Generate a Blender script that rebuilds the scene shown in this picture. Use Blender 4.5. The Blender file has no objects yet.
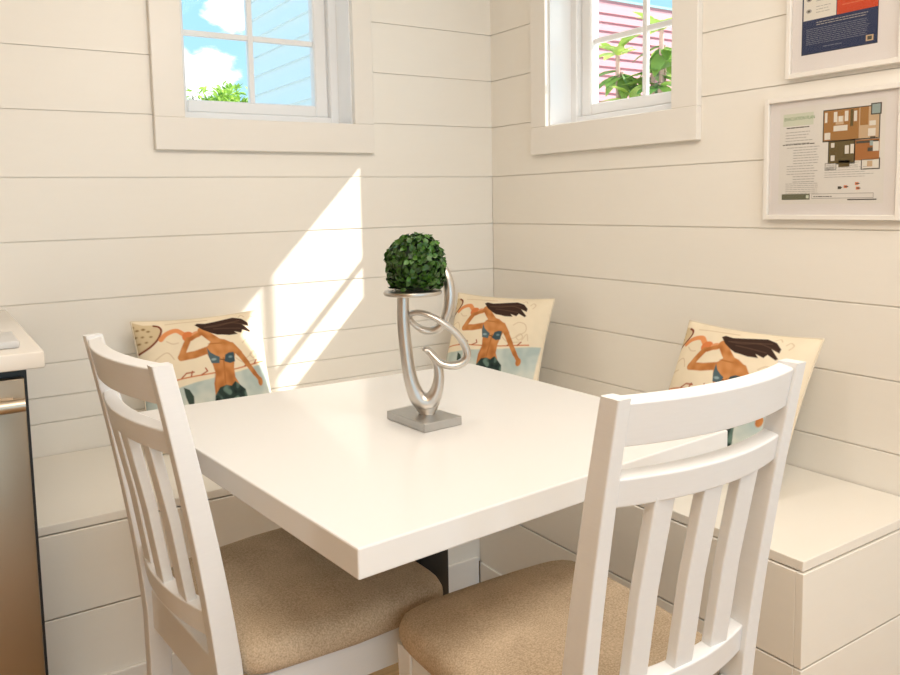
import bpy, bmesh, math, random
import numpy as np
from mathutils import Vector, Matrix, noise

random.seed(7)
scene = bpy.context.scene
COL = scene.collection
ZO = 0.04            # everything was measured from 4 cm above the floor

# ------------------------------------------------------------------ helpers
def link(o, parent=None):
    COL.objects.link(o)
    if parent is not None:
        o.parent = parent
    return o

def tag(o, label=None, cat=None, group=None, kind=None):
    if label: o['label'] = label
    if cat: o['category'] = cat
    if group: o['group'] = group
    if kind: o['kind'] = kind
    return o

def empty(name, loc, rz=0.0, label=None, cat=None, group=None):
    o = bpy.data.objects.new(name, None)
    o.empty_display_size = 0.05
    o.location = loc
    o.rotation_euler = (0, 0, rz)
    COL.objects.link(o)
    return tag(o, label, cat, group)

def to_obj(name, bm, mats, parent=None, smooth=None):
    me = bpy.data.meshes.new(name)
    bmesh.ops.recalc_face_normals(bm, faces=bm.faces)
    bm.to_mesh(me); bm.free()
    for m in (mats if isinstance(mats, (list, tuple)) else [mats]):
        me.materials.append(m)
    if smooth is not None:
        for p in me.polygons: p.use_smooth = True
        if smooth < 179:
            me.set_sharp_from_angle(angle=math.radians(smooth))
    o = bpy.data.objects.new(name, me)
    return link(o, parent)

def box(bm, lo, hi, bev=0.0, seg=2, mat=0, mtx=None):
    tmp = bmesh.new()
    bmesh.ops.create_cube(tmp, size=1.0)
    for v in tmp.verts:
        v.co = Vector([(lo[i] + hi[i]) / 2 + v.co[i] * (hi[i] - lo[i]) for i in range(3)])
    if bev > 0:
        bmesh.ops.bevel(tmp, geom=list(tmp.edges), offset=bev, segments=seg, profile=0.5, affect='EDGES')
    merge(bm, tmp, mat, mtx)

def merge(bm, tmp, mat=0, mtx=None):
    if mtx is not None:
        bmesh.ops.transform(tmp, matrix=mtx, verts=tmp.verts)
    mp = {}
    for v in tmp.verts: mp[v] = bm.verts.new(v.co)
    for f in tmp.faces:
        try:
            nf = bm.faces.new([mp[v] for v in f.verts]); nf.material_index = mat or f.material_index; nf.smooth = f.smooth
        except ValueError:
            pass
    tmp.free()

def quad(bm, pts, mat=0):
    f = bm.faces.new([bm.verts.new(p) for p in pts]); f.material_index = mat
    return f

def prism(bm, poly, z0, z1, bev=0.0, seg=2):
    """poly: list of (x,y) extruded between z0 and z1"""
    tmp = bmesh.new()
    a = [tmp.verts.new((x, y, z0)) for x, y in poly]
    b = [tmp.verts.new((x, y, z1)) for x, y in poly]
    tmp.faces.new(a[::-1]); tmp.faces.new(b)
    n = len(poly)
    for i in range(n):
        tmp.faces.new((a[i], a[(i+1) % n], b[(i+1) % n], b[i]))
    if bev > 0:
        bmesh.ops.bevel(tmp, geom=list(tmp.edges), offset=bev, segments=seg, profile=0.5, affect='EDGES')
    merge(bm, tmp)

def sweep_rect(bm, path, wx, wy, bev=0.003):
    """sections given as list of (center, axis_u, axis_v, half_u, half_v)"""
    tmp = bmesh.new()
    rings = []
    for c, u, v, hu, hv in path:
        b = min(bev, hu * .9, hv * .9)
        pts = []
        for su, sv in ((-1, -1), (1, -1), (1, 1), (-1, 1)):
            cu, cv = su * (hu - b), sv * (hv - b)
            order = [(su * b, 0), (su * b * .7, sv * b * .7), (0, sv * b)]
            if (su * sv) < 0: order = order[::-1]
            # walk counter clockwise
            if (su, sv) in ((-1, -1), (1, 1)):
                seq = [(su * b, 0), (su * b * .7, sv * b * .7), (0, sv * b)]
            else:
                seq = [(0, sv * b), (su * b * .7, sv * b * .7), (su * b, 0)]
            for du, dv in seq:
                pts.append(tmp.verts.new(c + u * (cu + du) + v * (cv + dv)))
        rings.append(pts)
    n = len(rings[0])
    for r0, r1 in zip(rings[:-1], rings[1:]):
        for i in range(n):
            tmp.faces.new((r0[i], r0[(i+1) % n], r1[(i+1) % n], r1[i]))
    tmp.faces.new(rings[0][::-1]); tmp.faces.new(rings[-1])
    merge(bm, tmp)

def catmull(pts, n=8):
    out = []
    P = [pts[0]] + list(pts) + [pts[-1]]
    for i in range(1, len(P) - 2):
        p0, p1, p2, p3 = (np.array(P[k], float) for k in (i-1, i, i+1, i+2))
        for t in np.linspace(0, 1, n, endpoint=False):
            out.append(0.5 * ((2*p1) + (-p0+p2)*t + (2*p0-5*p1+4*p2-p3)*t*t + (-p0+3*p1-3*p2+p3)*t**3))
    out.append(np.array(P[-2], float))
    return out

def tube(bm, pts, sides=14, caps=True, ref=None, mat=0):
    """pts rows: x y z r_a r_b ; r_a across, r_b along ref"""
    tmp = bmesh.new()
    co = [Vector(p[:3]) for p in pts]
    rings = []
    N = len(co)
    up = Vector(ref) if ref is not None else None
    prev = None
    for i in range(N):
        t = (co[min(i+1, N-1)] - co[max(i-1, 0)]).normalized()
        if up is not None:
            b = (up - t * up.dot(t)).normalized()
        else:
            if prev is None:
                a0 = Vector((0, 0, 1)) if abs(t.z) < .9 else Vector((1, 0, 0))
                b = (a0 - t * a0.dot(t)).normalized()
            else:
                b = (prev - t * prev.dot(t)).normalized()
            prev = b
        a = t.cross(b).normalized()
        ra = pts[i][3]; rb = pts[i][4] if len(pts[i]) > 4 else ra
        rings.append([tmp.verts.new(co[i] + a * ra * math.cos(2*math.pi*k/sides) + b * rb * math.sin(2*math.pi*k/sides)) for k in range(sides)])
    for r0, r1 in zip(rings[:-1], rings[1:]):
        for k in range(sides):
            f = tmp.faces.new((r0[k], r0[(k+1) % sides], r1[(k+1) % sides], r1[k])); f.smooth = True
    if caps:
        tmp.faces.new(rings[0][::-1]); tmp.faces.new(rings[-1])
    merge(bm, tmp, mat)

# ------------------------------------------------------------------ materials
def mat_new(name):
    m = bpy.data.materials.new(name); m.use_nodes = True
    nt = m.node_tree
    return m, nt, nt.nodes, nt.links, nt.nodes['Principled BSDF']

def plain(name, rgb, rough=0.5, metal=0.0, bump=0.0, bscale=200.0, var=0.0, vscale=8.0, coat=0.0, spec=0.5):
    m, nt, N, L, P = mat_new(name)
    P.inputs['Base Color'].default_value = (*rgb, 1)
    P.inputs['Roughness'].default_value = rough
    P.inputs['Metallic'].default_value = metal
    P.inputs['Coat Weight'].default_value = coat
    P.inputs['Specular IOR Level'].default_value = spec
    tc = N.new('ShaderNodeTexCoord')
    if var > 0:
        nz = N.new('ShaderNodeTexNoise'); nz.inputs['Scale'].default_value = vscale; nz.inputs['Detail'].default_value = 4
        L.new(tc.outputs['Object'], nz.inputs['Vector'])
        mx = N.new('ShaderNodeMix'); mx.data_type = 'RGBA'
        mx.inputs['A'].default_value = (*[c * (1 - var) for c in rgb], 1)
        mx.inputs['B'].default_value = (*[min(1, c * (1 + var)) for c in rgb], 1)
        L.new(nz.outputs['Fac'], mx.inputs['Factor']); L.new(mx.outputs['Result'], P.inputs['Base Color'])
    if bump > 0:
        nb = N.new('ShaderNodeTexNoise'); nb.inputs['Scale'].default_value = bscale; nb.inputs['Detail'].default_value = 3
        L.new(tc.outputs['Object'], nb.inputs['Vector'])
        b = N.new('ShaderNodeBump'); b.inputs['Strength'].default_value = bump; b.inputs['Distance'].default_value = 0.002
        L.new(nb.outputs['Fac'], b.inputs['Height']); L.new(b.outputs['Normal'], P.inputs['Normal'])
    return m

def painted_wood(name, rgb, rough, stretch=(1, 1, 12), var=.02, bump=.05):
    m, nt, N, L, P = mat_new(name)
    P.inputs['Roughness'].default_value = rough
    tc = N.new('ShaderNodeTexCoord'); mp = N.new('ShaderNodeMapping')
    mp.inputs['Scale'].default_value = stretch
    L.new(tc.outputs['Object'], mp.inputs['Vector'])
    nz = N.new('ShaderNodeTexNoise'); nz.inputs['Scale'].default_value = 12; nz.inputs['Detail'].default_value = 6
    L.new(mp.outputs['Vector'], nz.inputs['Vector'])
    mx = N.new('ShaderNodeMix'); mx.data_type = 'RGBA'
    mx.inputs['A'].default_value = (*[c * (1 - var) for c in rgb], 1); mx.inputs['B'].default_value = (*[min(1, c * (1 + var)) for c in rgb], 1)
    L.new(nz.outputs['Fac'], mx.inputs['Factor']); L.new(mx.outputs['Result'], P.inputs['Base Color'])
    b = N.new('ShaderNodeBump'); b.inputs['Strength'].default_value = bump; b.inputs['Distance'].default_value = 0.002
    L.new(nz.outputs['Fac'], b.inputs['Height']); L.new(b.outputs['Normal'], P.inputs['Normal'])
    return m

def glass_mat(name, tint=(1, 1, 1), refl=0.06):
    m = bpy.data.materials.new(name); m.use_nodes = True
    nt = m.node_tree; N = nt.nodes; L = nt.links
    N.remove(N['Principled BSDF'])
    out = N['Material Output']
    tr = N.new('ShaderNodeBsdfTransparent'); tr.inputs['Color'].default_value = (*tint, 1)
    gl = N.new('ShaderNodeBsdfGlossy'); gl.inputs['Roughness'].default_value = 0.03
    lw = N.new('ShaderNodeLayerWeight'); lw.inputs['Blend'].default_value = 0.25
    mth = N.new('ShaderNodeMath'); mth.operation = 'MULTIPLY'; mth.inputs[1].default_value = refl * 8
    mth.use_clamp = True
    L.new(lw.outputs['Fresnel'], mth.inputs[0])
    mx = N.new('ShaderNodeMixShader')
    L.new(mth.outputs[0], mx.inputs['Fac']); L.new(tr.outputs[0], mx.inputs[1]); L.new(gl.outputs[0], mx.inputs[2])
    L.new(mx.outputs[0], out.inputs['Surface'])
    return m

def fabric(name, c1, c2, scale=900):
    m, nt, N, L, P = mat_new(name)
    P.inputs['Roughness'].default_value = 0.95
    P.inputs['Specular IOR Level'].default_value = 0.15
    tc = N.new('ShaderNodeTexCoord')
    w1 = N.new('ShaderNodeTexNoise'); w1.inputs['Scale'].default_value = scale * .4; w1.inputs['Detail'].default_value = 2
    w2 = N.new('ShaderNodeTexNoise'); w2.inputs['Scale'].default_value = 9; w2.inputs['Detail'].default_value = 5
    L.new(tc.outputs['Object'], w1.inputs['Vector']); L.new(tc.outputs['Object'], w2.inputs['Vector'])
    ad = N.new('ShaderNodeMath'); ad.operation = 'MULTIPLY_ADD'; ad.inputs[1].default_value = .65; ad.inputs[2].default_value = 0
    L.new(w1.outputs['Fac'], ad.inputs[0])
    ad2 = N.new('ShaderNodeMath'); ad2.operation = 'MULTIPLY_ADD'; ad2.inputs[1].default_value = .35
    L.new(w2.outputs['Fac'], ad2.inputs[0]); L.new(ad.outputs[0], ad2.inputs[2])
    rp = N.new('ShaderNodeValToRGB'); rp.color_ramp.elements[0].position = .35; rp.color_ramp.elements[1].position = .65
    rp.color_ramp.elements[0].color = (*c1, 1); rp.color_ramp.elements[1].color = (*c2, 1)
    L.new(ad2.outputs[0], rp.inputs['Fac']); L.new(rp.outputs['Color'], P.inputs['Base Color'])
    b = N.new('ShaderNodeBump'); b.inputs['Strength'].default_value = .35; b.inputs['Distance'].default_value = 0.001
    L.new(w1.outputs['Fac'], b.inputs['Height']); L.new(b.outputs['Normal'], P.inputs['Normal'])
    return m

def brushed(name, rgb, rough, axis):
    m, nt, N, L, P = mat_new(name)
    P.inputs['Metallic'].default_value = 1.0
    P.inputs['Base Color'].default_value = (*rgb, 1)
    tc = N.new('ShaderNodeTexCoord'); mp = N.new('ShaderNodeMapping'); mp.inputs['Scale'].default_value = axis
    L.new(tc.outputs['Object'], mp.inputs['Vector'])
    nz = N.new('ShaderNodeTexNoise'); nz.inputs['Scale'].default_value = 60; nz.inputs['Detail'].default_value = 4
    L.new(mp.outputs['Vector'], nz.inputs['Vector'])
    mr = N.new('ShaderNodeMapRange'); mr.inputs['To Min'].default_value = rough * .75; mr.inputs['To Max'].default_value = rough * 1.25
    L.new(nz.outputs['Fac'], mr.inputs['Value']); L.new(mr.outputs['Result'], P.inputs['Roughness'])
    b = N.new('ShaderNodeBump'); b.inputs['Strength'].default_value = .08; b.inputs['Distance'].default_value = 0.001
    L.new(nz.outputs['Fac'], b.inputs['Height']); L.new(b.outputs['Normal'], P.inputs['Normal'])
    return m

def printed(name, rough=.8, weave=0.0):
    """colours come from the printed pattern stored on the mesh"""
    m, nt, N, L, P = mat_new(name)
    P.inputs['Roughness'].default_value = rough; P.inputs['Specular IOR Level'].default_value = .2
    at = N.new('ShaderNodeAttribute'); at.attribute_name = 'print'
    L.new(at.outputs['Color'], P.inputs['Base Color'])
    if weave:
        tc = N.new('ShaderNodeTexCoord'); nz = N.new('ShaderNodeTexNoise'); nz.inputs['Scale'].default_value = 700
        L.new(tc.outputs['Object'], nz.inputs['Vector'])
        b = N.new('ShaderNodeBump'); b.inputs['Strength'].default_value = weave; b.inputs['Distance'].default_value = 0.001
        L.new(nz.outputs['Fac'], b.inputs['Height']); L.new(b.outputs['Normal'], P.inputs['Normal'])
    return m

def wood_floor():
    m, nt, N, L, P = mat_new('oak_planks')
    P.inputs['Roughness'].default_value = .4
    tc = N.new('ShaderNodeTexCoord')
    br = N.new('ShaderNodeTexBrick'); br.offset = .37
    br.inputs['Scale'].default_value = 1.0; br.inputs['Brick Width'].default_value = 1.2; br.inputs['Row Height'].default_value = .15
    br.inputs['Mortar Size'].default_value = .002
    br.inputs['Color1'].default_value = (.66, .43, .20, 1); br.inputs['Color2'].default_value = (.56, .35, .155, 1); br.inputs['Mortar'].default_value = (.2, .12, .05, 1)
    L.new(tc.outputs['Object'], br.inputs['Vector'])
    mp = N.new('ShaderNodeMapping'); mp.inputs['Scale'].default_value = (2, 30, 1)
    L.new(tc.outputs['Object'], mp.inputs['Vector'])
    nz = N.new('ShaderNodeTexNoise'); nz.inputs['Scale'].default_value = 3; nz.inputs['Detail'].default_value = 6
    L.new(mp.outputs['Vector'], nz.inputs['Vector'])
    mx = N.new('ShaderNodeMix'); mx.data_type = 'RGBA'; mx.blend_type = 'MULTIPLY'; mx.inputs['Factor'].default_value = .6
    rp = N.new('ShaderNodeValToRGB'); rp.color_ramp.elements[0].color = (.6, .55, .5, 1); rp.color_ramp.elements[0].position = .35; rp.color_ramp.elements[1].position = .7
    L.new(nz.outputs['Fac'], rp.inputs['Fac'])
    L.new(br.outputs['Color'], mx.inputs['A']); L.new(rp.outputs['Color'], mx.inputs['B']); L.new(mx.outputs['Result'], P.inputs['Base Color'])
    return m

M = {}
M['wall'] = painted_wood('cream_white_shiplap_paint', (.86, .82, .75), .42, (1, 1, 6), .012, .03)
M['bench'] = painted_wood('white_bench_paint', (.86, .815, .735), .38, (1, 1, 6), .012, .03)
M['trim'] = painted_wood('white_trim_paint', (.83, .79, .73), .35, (1, 1, 4), .01, .02)
M['vinyl'] = plain('white_vinyl', (.86, .86, .86), .3)
M['jamb'] = plain('glossy_white_jamb', (.90, .90, .90), .12, coat=.6)
M['ceiling'] = plain('ceiling_white', (.83, .80, .74), .8)
M['kitchen'] = plain('warm_bounce_wall', (.44, .27, .13), .6, var=.15, vscale=4)  # unseen walls, tinted brown to give warm, darker bounce
M['dark_gap'] = plain('groove_shadow_gap', (.40, .35, .28), .9)
M['chair'] = painted_wood('white_chair_lacquer', (.775, .78, .785), .32, (3, 3, 25), .02, .06)
M['table'] = plain('white_table_lacquer', (.79, .785, .775), .22, coat=.2)
M['seat'] = fabric('tan_linen', (.40, .305, .205), (.66, .53, .385))
M['black_steel'] = plain('black_steel', (.012, .012, .013), .4)
M['floor'] = wood_floor()
M['nickel'] = brushed('brushed_nickel', (.60, .565, .52), .34, (1, 1, 8))
M['base_metal'] = brushed('grey_cast_aluminium', (.50, .50, .49), .38, (6, 1, 1))
M['steel'] = brushed('stainless_steel', (.45, .365, .27), .36, (1, 1, 30))
M['steel_handle'] = brushed('stainless_handle', (.58, .50, .40), .36, (30, 1, 1))
M['quartz'] = plain('white_quartz', (.82, .78, .72), .2, var=.02, vscale=30)
M['tray'] = plain('pale_grey_tray', (.62, .62, .62), .35)
M['glass'] = glass_mat('window_glass', (1, 1, 1), .03)
M['picture_glass'] = glass_mat('picture_glass', (1, 1, 1), .05)
M['print_fabric'] = printed('printed_pillow_cotton', .92, .15)
M['pillow_back'] = plain('cream_cotton', (.74, .65, .51), .95, bump=.2, bscale=500)
M['frame'] = plain('white_picture_frame', (.84, .80, .74), .4)
M['mat_board'] = plain('pale_mat_board', (.82, .78, .76), .8)

# ------------------------------------------------------------------ room shell
def zz(z): return z + ZO
GROOVES = [zz(z) for z in (.19, .365, .5491, .728, .9085, 1.0911, 1.2778, 1.4714, 1.6523, 1.8304, 2.01, 2.19, 2.37)]
H = 2.55
# window openings (clear hole in the wall), left wall along x, right wall along y
W1 = (-1.257, -.622, zz(1.463), zz(2.185))
W2 = (-.995, -.350, zz(1.447), zz(2.185))
WT = .20   # wall thickness

def shiplap(axis, lo, hi, hole, grooves, extra=()):
    """boards on the plane y=0 (axis x) or x=0 (axis y); wall core behind them"""
    bm = bmesh.new()
    def put(a0, a1, z0, z1, d0, d1, bev=0):
        if a1 - a0 < 1e-4 or z1 - z0 < 1e-4: return
        if axis == 'x': box(bm, (a0, d0, z0), (a1, d1, z1), bev, 1)
        else: box(bm, (d0, a0, z0), (d1, a1, z1), bev, 1)
    gs = [0] + sorted(list(grooves) + list(extra)) + [H]
    g = .0015
    for z0, z1 in zip(gs[:-1], gs[1:]):
        za, zb = z0 + g, z1 - g
        cuts = [(za, zb)]
        # cut the board where it passes the hole
        lo_, hi_ = max(za, hole[2]), min(zb, hole[3])
        if hi_ > lo_:
            put(lo, hole[0], lo_, hi_, 0, .016); put(hole[1], hi, lo_, hi_, 0, .016)
            if lo_ > za: put(lo, hi, za, lo_, 0, .016)
            if hi_ < zb: put(lo, hi, hi_, zb, 0, .016)
        else:
            put(lo, hi, za, zb, 0, .016, .0012)
    # core
    put(lo, hole[0], 0, H, .005, WT); put(hole[1], hi + (WT if axis == 'x' else .005), 0, H, .005, WT)
    put(hole[0], hole[1], 0, hole[2], .005, WT); put(hole[0], hole[1], hole[3], H, .005, WT)
    return bm

XL, YB = -4.4, -5.0
o = to_obj('wall_left', shiplap('x', XL, 0.0, W1, GROOVES, [zz(.627)]), M['wall']); tag(o, kind='structure')
o = to_obj('wall_right', shiplap('y', YB, 0.0, W2, GROOVES), M['wall']); tag(o, kind='structure')
bm = bmesh.new(); box(bm, (XL - .2, YB - .2, -.12), (.2, .2, 0)); o = to_obj('floor', bm, M['floor']); tag(o, kind='structure')
bm = bmesh.new(); box(bm, (XL - .2, YB - .2, H), (.2, .2, H + .12)); o = to_obj('ceiling', bm, M['ceiling']); tag(o, kind='structure')
bm = bmesh.new(); box(bm, (XL - .2, YB, 0), (XL, 0, H)); o = to_obj('wall_far', bm, M['kitchen']); tag(o, kind='structure')
bm = bmesh.new()
DX0, DX1, DZ = -3.7, -.4, 2.15       # unseen opening behind the camera, widened to pass added fill light
box(bm, (XL, YB - .2, 0), (DX0, YB, H)); box(bm, (DX1, YB - .2, 0), (0.2, YB, H)); box(bm, (DX0, YB - .2, DZ), (DX1, YB, H))
o = to_obj('wall_back', bm, M['kitchen']); tag(o, kind='structure')

# ------------------------------------------------------------------ windows
def window(n, axis, hole, casing):
    """hole: opening a0,a1,z0,z1 ; casing: inner a0,a1,z0 and outer a0,a1,z0 of the trim boards"""
    a0, a1, z0, z1 = hole
    def B(bm, A0, A1, Z0, Z1, D0, D1, bev=.0015):
        if axis == 'x': box(bm, (A0, D0, Z0), (A1, D1, Z1), bev, 1)
        else: box(bm, (D0, A0, Z0), (D1, A1, Z1), bev, 1)
    root = empty('window_%d' % n, (0, 0, 0)); root['kind'] = 'structure'
    # jamb liner boards
    bm = bmesh.new(); t = .004
    B(bm, a0, a0 + t, z0, z1, -.001, .12, 0); B(bm, a1 - t, a1, z0, z1, -.001, .12, 0)
    B(bm, a0, a1, z0, z0 + t, -.001, .12, 0); B(bm, a0, a1, z1 - t, z1, -.001, .12, 0)
    to_obj('jamb', bm, M['jamb'], root)
    # outer vinyl frame
    f = .034; bm = bmesh.new()
    for (A, Bq, C, D) in ((a0, a0 + f, z0, z1), (a1 - f, a1, z0, z1), (a0 + f, a1 - f, z0, z0 + f), (a0 + f, a1 - f, z1 - f, z1)):
        B(bm, A, Bq, C, D, .100, .185, .003)
    to_obj('window_frame', bm, M['vinyl'], root)
    # sash
    s = .050; bm = bmesh.new(); b0, b1, y0, y1 = a0 + f, a1 - f, z0 + f, z1 - f
    for (A, Bq, C, D) in ((b0, b0 + s, y0, y1), (b1 - s, b1, y0, y1), (b0 + s, b1 - s, y0, y0 + s*.85), (b0 + s, b1 - s, y1 - s*.85, y1)):
        B(bm, A, Bq, C, D, .122, .165, .005)
    to_obj('sash', bm, M['vinyl'], root)
    g0, g1, h0, h1 = b0 + s, b1 - s, y0 + s*.85, y1 - s*.85
    gm = bmesh.new(); B(gm, g0 - .005, g1 + .005, h0 - .005, h1 + .005, .142, .146, 0)
    to_obj('glass_pane', gm, M['glass'], root)
    bm = bmesh.new(); w = .0095; cm = (g0 + g1) / 2; hm = h0 + .221
    B(bm, cm - w, cm + w, h0, h1, .136, .152, .002)
    B(bm, g0, cm - w, hm - w, hm + w, .136, .152, .002); B(bm, cm + w, g1, hm - w, hm + w, .136, .152, .002)
    to_obj('muntin', bm, M['vinyl'], root)
    # casing boards
    ia, ib, iz, oa, ob, oz = casing
    bm = bmesh.new(); top = z1 + .10
    B(bm, oa, ia, iz, top, -.022, 0, .002); B(bm, ib, ob, iz, top, -.022, 0, .002)
    B(bm, oa, ob, oz, iz, -.022, 0, .002); B(bm, ia, ib, z1 - .01, top, -.022, 0, .002)
    to_obj('casing', bm, M['trim'], root)
    return (g0, g1, h0, h1)

window(1, 'x', W1, (-1.222, -.622, zz(1.464), -1.318, -.545, zz(1.362)))
window(2, 'y', W2, (-.922, -.350, zz(1.446), -1.018, -.267, zz(1.347)))

# ------------------------------------------------------------------ benches
BXR, BYL, BEND = -.5125, -.585, -1.689     # right bench front x, left bench front y, right bench end y
BT = zz(.45)
XBL = -1.782
gz = zz(.222)
bb = .092
def bench_left():
    r = empty('storage_bench', (-.9, -.29, 0), 0, 'white built-in storage bench along the wall with the left window, beside the dishwasher', 'bench')
    r_inv = Matrix.Translation((.9, .29, 0))
    def P(name, bm, m=M['bench']):
        o = to_obj(name, bm, m, r); o.data.transform(r_inv); return o
    bm = bmesh.new(); box(bm, (XBL, BYL + .012, bb - .01), (-.02, -.004, BT - .03)); P('carcass', bm, M['dark_gap'])
    bm = bmesh.new()
    box(bm, (XBL, BYL - .003, bb - .02), (BXR, BYL + .014, gz - .002), .0012, 1)
    box(bm, (XBL, BYL - .003, gz + .002), (BXR, BYL + .014, BT - .0252), .0012, 1); P('front_panel', bm)
    bm = bmesh.new(); box(bm, (XBL, BYL, BT - .022), (-.005, -.004, BT), .002, 2); P('lid', bm)
    bm = bmesh.new(); box(bm, (XBL, BYL - .014, 0.001), (BXR - .012, BYL - .0032, bb), .003, 2); P('baseboard', bm, M['trim'])
def bench_right():
    r = empty('storage_bench', (-.25, -1.1, 0), 0, 'white built-in storage bench under the framed prints, its end panel facing the room', 'bench')
    r_inv = Matrix.Translation((.25, 1.1, 0))
    def P(name, bm, m=M['bench']):
        o = to_obj(name, bm, m, r); o.data.transform(r_inv); return o
    y1 = BYL - .004
    bm = bmesh.new(); box(bm, (BXR + .012, BEND + .012, bb - .01), (-.004, y1, BT - .03)); P('carcass', bm, M['dark_gap'])
    bm = bmesh.new()
    for z0, z1 in ((.001, gz - .002), (gz + .002, BT - .0252)):
        box(bm, (BXR - .003, BEND + .0145, z0), (BXR + .014, y1 , z1), .0012, 1)
    P('front_panel', bm)
    bm = bmesh.new()
    for z0, z1 in ((.001, gz - .002), (gz + .002, BT - .0252)):
        box(bm, (BXR - .003, BEND - .003, z0), (-.004, BEND + .014, z1), .0012, 1)
    P('end_panel', bm)
    bm = bmesh.new(); box(bm, (BXR, BEND, BT - .022), (-.004, y1, BT), .002, 2); P('lid', bm)
    bm = bmesh.new(); box(bm, (BXR - .012, BEND - .003, .001), (BXR - .0032, BYL - .016, .075), .003, 2); P('baseboard', bm, M['trim'])
bench_left(); bench_right()

# ------------------------------------------------------------------ counter, dishwasher, tray
bm = bmesh.new(); box(bm, (-2.9, -.827, zz(.9) - .034), (-1.759, -.004, zz(.9)), .004, 3)
o = to_obj('countertop', bm, M['quartz'], smooth=18); tag(o, 'white stone countertop above the stainless dishwasher', 'countertop')
r = empty('dishwasher', (-2.09, -.40, 0), 0, 'stainless steel dishwasher under the white countertop at the left edge', 'dishwasher')
inv = Matrix.Translation((2.09, .40, 0))
def DWP(name, bm, m, parent=r, smooth=None):
    o = to_obj(name, bm, m, parent, smooth); o.data.transform(inv); return o
DX = -1.789
bm = bmesh.new(); box(bm, (-2.39, -.775, .09), (DX - .0005, -.03, zz(.9) - .036)); box(bm, (-2.37, -.72, .001), (DX - .03, -.08, .09)); DWP('tub_body', bm, M['black_steel'])
bm = bmesh.new(); box(bm, (-2.385, -.800, .11), (DX - .008, -.776, zz(.845)), .003, 2); door = DWP('door', bm, M['steel'], smooth=40)
bm = bmesh.new(); hz = zz(.7995)
tube(bm, [(-2.36, -.842, hz, .0135), (-1.802, -.842, hz, .0135)], 20)
box(bm, (-2.34, -.842, hz - .009), (-2.315, -.8005, hz + .009)); box(bm, (-1.845, -.842, hz - .009), (-1.82, -.8005, hz + .009))
DWP('handle', bm, M['steel_handle'], door, smooth=50)
bm = bmesh.new(); box(bm, (-2.10, -.755, zz(.9) + .0005), (-1.796, -.60, zz(.9) + .016), .004, 2)
o = to_obj('tray', bm, M['tray'], smooth=40); tag(o, 'flat pale grey tray lying on the white countertop', 'tray')

# ------------------------------------------------------------------ dining table
TOP = zz(.753)
TC = [(-1.521, -1.722), (-.726, -1.667), (-.743, -.874), (-1.593, -.852)]
tx, ty = -1.146, -1.279
r = empty('dining_table', (tx, ty, 0), 0, 'square white dining table on a black steel pedestal in front of the corner benches', 'table')
bm = bmesh.new(); prism(bm, [(x - tx, y - ty) for x, y in TC], TOP - .042, TOP, .0025, 2)
to_obj('tabletop', bm, M['table'], r, smooth=18)
bm = bmesh.new(); box(bm, (-.033, -.033, .012), (.033, .033, TOP - .048), .004, 2); to_obj('pedestal', bm, M['black_steel'], r, smooth=40)
bm = bmesh.new(); box(bm, (-.14, -.14, TOP - .048), (.14, .14, TOP - .0425), .001, 1); to_obj('mounting_plate', bm, M['black_steel'], r)
bm = bmesh.new(); box(bm, (-.26, -.26, .001), (.26, .26, .012), .003, 2); to_obj('base_plate', bm, M['black_steel'], r, smooth=40)

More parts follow.
